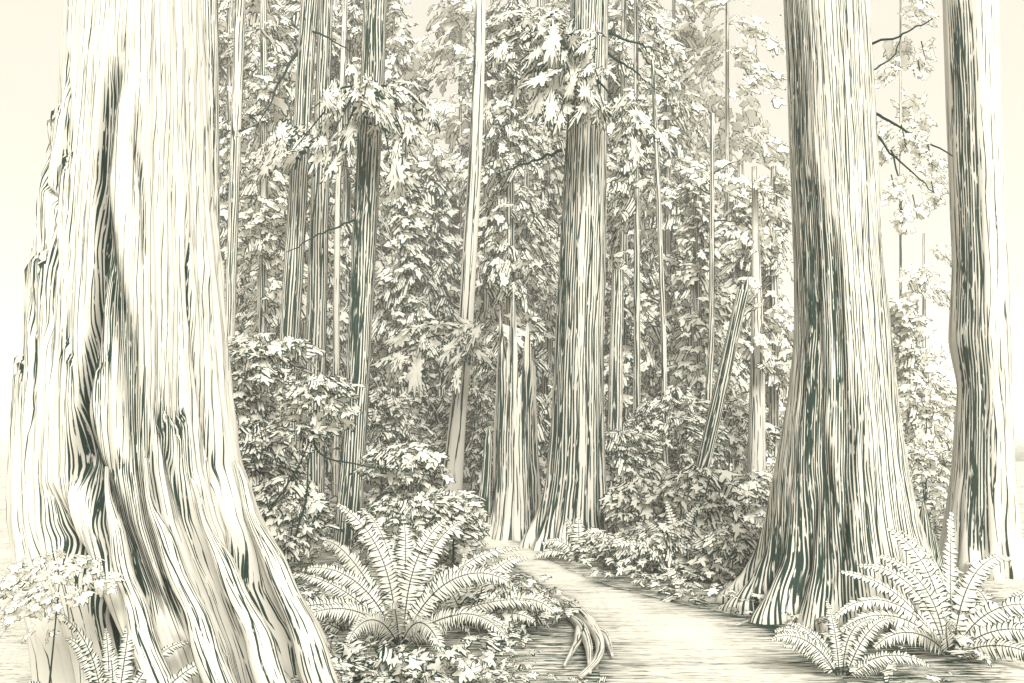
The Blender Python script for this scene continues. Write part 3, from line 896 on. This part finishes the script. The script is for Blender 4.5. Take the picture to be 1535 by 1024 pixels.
for i, (x, y, w, h, d) in enumerate(((370, 760, 150, 120, 14), (570, 640, 130, 150, 16), (650, 650, 120, 160, 19), (720, 650, 110, 170, 18), (930, 690, 120, 120, 15), (1010, 650, 130, 150, 17), (1090, 660, 120, 150, 19))):
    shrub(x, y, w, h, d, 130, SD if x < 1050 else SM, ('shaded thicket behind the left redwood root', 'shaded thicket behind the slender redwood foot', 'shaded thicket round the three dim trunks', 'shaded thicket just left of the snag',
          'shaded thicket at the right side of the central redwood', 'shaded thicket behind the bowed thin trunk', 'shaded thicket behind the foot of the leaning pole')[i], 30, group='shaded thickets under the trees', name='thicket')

# ------------------------------------------------------------------ ferns
def frond_mesh(base, az, L, e0, e1, wid, pairs=26, twist=0.0, thin=False, rimw=.005):
    mb = MB()
    n = 24
    pts = [np.array(base, float)]
    bend = rnd.gauss(0, .45)
    sag = rnd.uniform(1.1, 1.9)
    for i in range(n):
        s = (i + .5) / n
        e = e0 + (e1 - e0) * s ** sag
        az += bend / n
        pts.append(pts[-1] + L / n * np.array([math.cos(az) * math.cos(e), math.sin(az) * math.cos(e), math.sin(e)]))
    pts = np.array(pts)
    tan = np.gradient(pts, axis=0); tan /= np.linalg.norm(tan, axis=1)[:, None]
    tube(mb, pts, np.linspace(.006, .002, n + 1) * (wid / .12) ** .5, 5, 1)
    V, Fs, Mt = [], [], []
    for k in range(pairs):
        s = .10 + .89 * k / pairs
        i = min(n - 1, int(s * n)); f = s * n - i
        p = pts[i] * (1 - f) + pts[i + 1] * f
        tg = tan[i]
        want = np.array([0.0, -0.85, 0.55])
        nr0 = unit(want - tg * tg.dot(want))
        side0 = np.cross(tg, nr0)
        if rnd.random() < .03: continue
        ln = wid * (math.sin(math.pi * min(1, s * .80 + .18)) ** .75) * rnd.uniform(.74, 1.12)
        w = L * .89 / pairs * .60
        for sg in (-1, 1):
            side = side0 * sg * math.cos(twist) + nr0 * math.sin(twist) * sg
            nr = nr0
            dr = unit(side * .92 + tg * .42 - np.array([0, 0, .10]) + np.array([rnd.gauss(0, .09), rnd.gauss(0, .09), rnd.gauss(0, .11)]))
            wv = unit(tg - dr * tg.dot(dr))
            k0 = len(V)
            ws = (.75, 1.0, .92, .62, .0)
            ts = (0, .25, .55, .82, 1.0)
            rw = min(rimw, w * .4)
            for t, ww in zip(ts, ws):
                c = p + dr * ln * t - np.array([0, 0, .25 * ln]) * t * t
                a = ww * w
                V.append(c + wv * a)
                V.append(c - wv * max(a - rw * (1 + t), -a * .2))
                V.append(c - wv * (a + .0005) - nr * .001)
            for q in range(4):
                b = k0 + q * 3
                Fs.append((b, b + 1, b + 4, b + 3)); Mt.append(0)
                Fs.append((b + 1, b + 2, b + 5, b + 4)); Mt.append(1)
    mb.faces(V, Fs, Mt)
    return mb

def fern(bx, by, hpx, label, fr, wid=.11, pairs=26, group='sword ferns', rim=.005):
    b = G(bx, by)
    D = b[1]
    t = thing('sword_fern', b, label, 'fern', group)
    for (azd, L, e0, e1) in fr:
        azd += rnd.gauss(0, 6); L *= rnd.uniform(.85, 1.12); e0 = min(86, e0 + 6 + rnd.gauss(0, 5)); e1 += rnd.gauss(0, 14)
        m = frond_mesh(b + [math.cos(math.radians(azd)) * .03, math.sin(math.radians(azd)) * .03, .02], math.radians(azd), L * px(hpx, D), math.radians(e0), math.radians(e1), wid * .85 * px(hpx, D) * rnd.uniform(.85, 1.1), pairs, rnd.gauss(0, .3), rimw=rim)
        m.build('frond', LEAFM, t, smooth=False)
    return t
# azimuth: 0 right, 180 left, 270 toward the viewer
FULL = [(75, 1.15, 80, 30), (110, 1.1, 80, 25), (140, 1.15, 72, -5), (40, 1.15, 70, 0), (170, 1.1, 66, -15), (12, 1.1, 62, -15), (5, 1.15, 60, -25), (25, 1.0, 70, -10), (160, 1.1, 62, -20), (185, 1.1, 55, -25), (200, .95, 40, -35), (345, 1.15, 48, -30), (100, .95, 82, 20), (60, 1.05, 78, 10), (130, 1.05, 76, 5), (300, .8, 45, -40), (250, .8, 50, -35), (325, 1.0, 35, -35), (220, .9, 45, -30), (15, 1.2, 40, -30), (275, .7, 62, -25)]
fern(600, 970, 205, 'big spreading sword fern in the middle foreground left of the path', FULL, .11, 40)
fern(700, 945, 120, 'sword fern with long low fronds reaching right toward the path edge', [(0, 1.4, 45, -25), (20, 1.3, 58, -10), (340, 1.2, 35, -30), (45, 1.2, 70, 0), (320, 1.0, 30, -30), (150, 1.0, 65, -10), (90, 1.1, 78, 10)], .17, 26)
fern(1425, 985, 182, 'large sword fern in front of the two right-hand redwoods', [(165, 1.15, 68, -18), (180, 1.1, 55, -25), (150, 1.05, 78, 0), (195, .95, 48, -30), (60, 1.15, 72, 15), (20, 1.1, 66, -10), (5, 1.05, 56, -20), (345, .9, 42, -30), (100, .95, 84, 40), (210, .8, 35, -30), (330, .8, 30, -30), (230, .7, 55, -20), (40, 1.15, 62, -15), (120, 1.05, 80, 20), (80, 1.1, 82, 30), (172, 1.05, 62, -20)], .115, 28)
fern(1262, 1018, 125, 'small sword fern at the right-hand path edge by the bottom of the picture', [(170, .95, 55, -35), (140, .85, 70, -10), (185, .8, 40, -40), (60, .95, 68, 0), (20, 1.05, 55, -20), (100, .9, 82, 30), (0, 1.0, 40, -30), (340, .7, 40, -30), (155, .9, 62, -15)], .13, 30)
fern(868, 842, 75, 'little pale fern at the foot of the central redwood', [(160, .9, 60, -20), (120, 1.0, 78, 20), (60, .9, 70, 0), (185, .9, 40, -30), (10, .9, 50, -20), (95, .9, 85, 40)], .2, 16, rim=.007)
fern(1020, 858, 115, 'dark upright fern among the shrubs below the leaning pole', [(110, 1.05, 80, 35), (150, .9, 70, -5), (30, 1.05, 70, 0), (70, 1.05, 80, 25), (5, .95, 55, -20), (180, .9, 50, -20), (340, .8, 40, -30)], .12, 20, rim=.009)
fern(165, 1140, 230, 'shaggy fern at the bottom left corner before the left redwood', [(180, .95, 55, -25), (160, 1.0, 68, -10), (200, .9, 40, -35), (130, .95, 75, 0), (30, .9, 60, -10), (0, .9, 45, -30), (230, .7, 45, -30), (90, .9, 80, 20), (150, .9, 72, 0), (110, .9, 80, 15), (60, .95, 75, 5)], .085, 44, rim=.005)
fern(395, 790, 110, 'upright fern tucked behind the right root of the left redwood', [(80, 1.1, 80, 20), (120, .95, 72, 0), (40, .95, 66, -10), (160, .8, 55, -20), (10, .8, 50, -20)], .13, 20, rim=.007)
fern(520, 950, 110, 'fern squeezed between the left redwood root and the big middle fern', [(170, .9, 55, -25), (140, 1.0, 70, -5), (190, .9, 40, -35), (90, 1.0, 80, 20), (40, .9, 65, -5), (210, .8, 35, -30)], .15, 22)
fern(785, 935, 75, 'small fern leaning over the curled root at the path edge', [(20, 1.1, 55, -20), (0, 1.0, 40, -30), (60, 1.1, 72, 10), (120, 1.0, 74, 0), (160, .9, 55, -20)], .17, 18)
fern(1490, 960, 120, 'sketchy fern at the far right margin beside the large fern', [(20, 1.0, 60, -15), (0, 1.0, 45, -25), (60, 1.0, 72, 5), (150, .9, 65, -10), (340, .8, 35, -30)], .15, 20)

# low leaves covering the forest floor
mb = MB()
LaX = La[::-1]; RaX = Ra[::-1]
for i in range(5200):
    y = rnd.uniform(5.0, 20) if i % 3 else rnd.uniform(5.0, 9.5)
    x = rnd.uniform(-.36, .52) * y
    o = np.argsort(La[:, 1]); xl = np.interp(y, La[o, 1], La[o, 0]); o = np.argsort(Ra[:, 1]); xr = np.interp(y, Ra[o, 1], Ra[o, 0])
    mg = .28 if y > 9 else -.02
    if y < La[-1, 1] + 1 and xl - mg < x < xr + max(mg * .3, -.02): continue
    if .12 < x < .85 and 5.4 < y < 7.2: continue
    if x > xr and y < 7.6 and rnd.random() < (.85 if x < xr + .9 else .3): continue
    if (x + .84) ** 2 + (y - 6.5) ** 2 < .5: continue
    if x > 1.6 and y < 8.6 and x > xr and rnd.random() < .15: continue
    sz = px(rnd.uniform(14, 30), y)
    a_ = rnd.uniform(0, TAU)
    put(mb, pick([(PR_STAR, .38), (PR_STARH, .32), (PR_STARD, .3)]), np.array([x, y, rnd.uniform(.03, .16)]), np.array([math.cos(a_), math.sin(a_), rnd.uniform(-.2, .5)]), np.array([rnd.gauss(0, .35), -.5, .8]), sz)
tag(mb.build('ground_cover', LEAFM), 'low small leaves covering the forest floor on both sides of the path', 'ground cover', None, 'stuff')

# curled root by the path
t = thing('exposed_root', G(885, 985), 'pale twisted root curling along the left edge of the path', 'root')
for pts, r in (([(792, 886), (826, 900), (860, 920), (885, 945), (902, 975), (898, 1000), (870, 1022)], .055), ([(850, 925), (872, 950), (884, 985), (884, 1015)], .04), ([(885, 945), (908, 965), (918, 990)], .03), ([(868, 940), (866, 975), (846, 1005)], .03)):
    mb = MB()
    c = smooth_pts([G(*p) for p in pts], 20)
    c[:, 2] += .03 + .03 * np.sin(np.linspace(0, math.pi, 20))
    tube(mb, c, r * np.interp(np.linspace(0, 1, 20), [0, .5, 1], [.8, 1, .3]), 10, 0, .4, F / 6)
    mb.build('root_arm', [M_BARK], t)

# ------------------------------------------------------------------ haze
hm = MB()
h0, h1, hz0, hz1 = -SX - 2, SX + 2, -1.2, 24.0
Vh = [(x, y, z) for z in (hz0, hz1) for y in (h0, h1) for x in (h0, h1)]
hm.faces(Vh, [(0, 2, 3, 1), (4, 5, 7, 6), (0, 1, 5, 4), (2, 6, 7, 3), (0, 4, 6, 2), (1, 3, 7, 5)])
m, nt = newmat('pale_mist')
N = NT(nt)
pv = N.n('ShaderNodeVolumePrincipled')
pv.inputs['Color'].default_value = (0.97, 0.965, 0.945, 1)
pv.inputs['Density'].default_value = 0.0042
N.link(pv.outputs[0], N.n('ShaderNodeOutputMaterial').inputs['Volume'])
tag(hm.build('haze', [m], smooth=False), 'thin pale mist hanging through the forest', 'haze', None, 'stuff')
SC.cycles.volume_bounces = 2

# ------------------------------------------------------------------ light
w = bpy.data.worlds.new('World')
SC.world = w
w.use_nodes = True
nt = w.node_tree
nt.nodes.clear()
N = NT(nt)
sky = N.n('ShaderNodeTexSky')
sky.sky_type = 'NISHITA'
sky.sun_disc = False
AZ, EL = 14, 37
sky.sun_elevation = math.radians(EL)
sky.sun_rotation = math.radians(180 - AZ)
b1 = N.n('ShaderNodeBackground'); N.link(sky.outputs[0], b1.inputs[0]); b1.inputs[1].default_value = 0.004
b2 = N.n('ShaderNodeBackground'); b2.inputs[0].default_value = (0.955, 0.885, 0.745, 1); b2.inputs[1].default_value = 0.60
ad = N.n('ShaderNodeAddShader'); N.link(b1.outputs[0], ad.inputs[0]); N.link(b2.outputs[0], ad.inputs[1])
wo = N.n('ShaderNodeOutputWorld'); N.link(ad.outputs[0], wo.inputs[0])
sl = bpy.data.lights.new('sun', 'SUN')
sl.energy = 4.9
sl.angle = math.radians(28)
sl.color = (1, .96, .88)
so = bpy.data.objects.new('sun', sl)
C.objects.link(so)
az = math.radians(AZ); el = math.radians(EL)
dv = Vector((math.sin(az) * math.cos(el), -math.cos(az) * math.cos(el), math.sin(el)))
so.rotation_euler = dv.to_track_quat('Z', 'Y').to_euler()
so.location = (5, -5, 20)
SC.view_settings.view_transform = 'Standard'
SC.view_settings.look = 'None'
SC.view_settings.gamma = 1
SC.view_settings.exposure = 0.62
SC.cycles.max_bounces = 14
SC.cycles.diffuse_bounces = 8
SC.cycles.transmission_bounces = 8
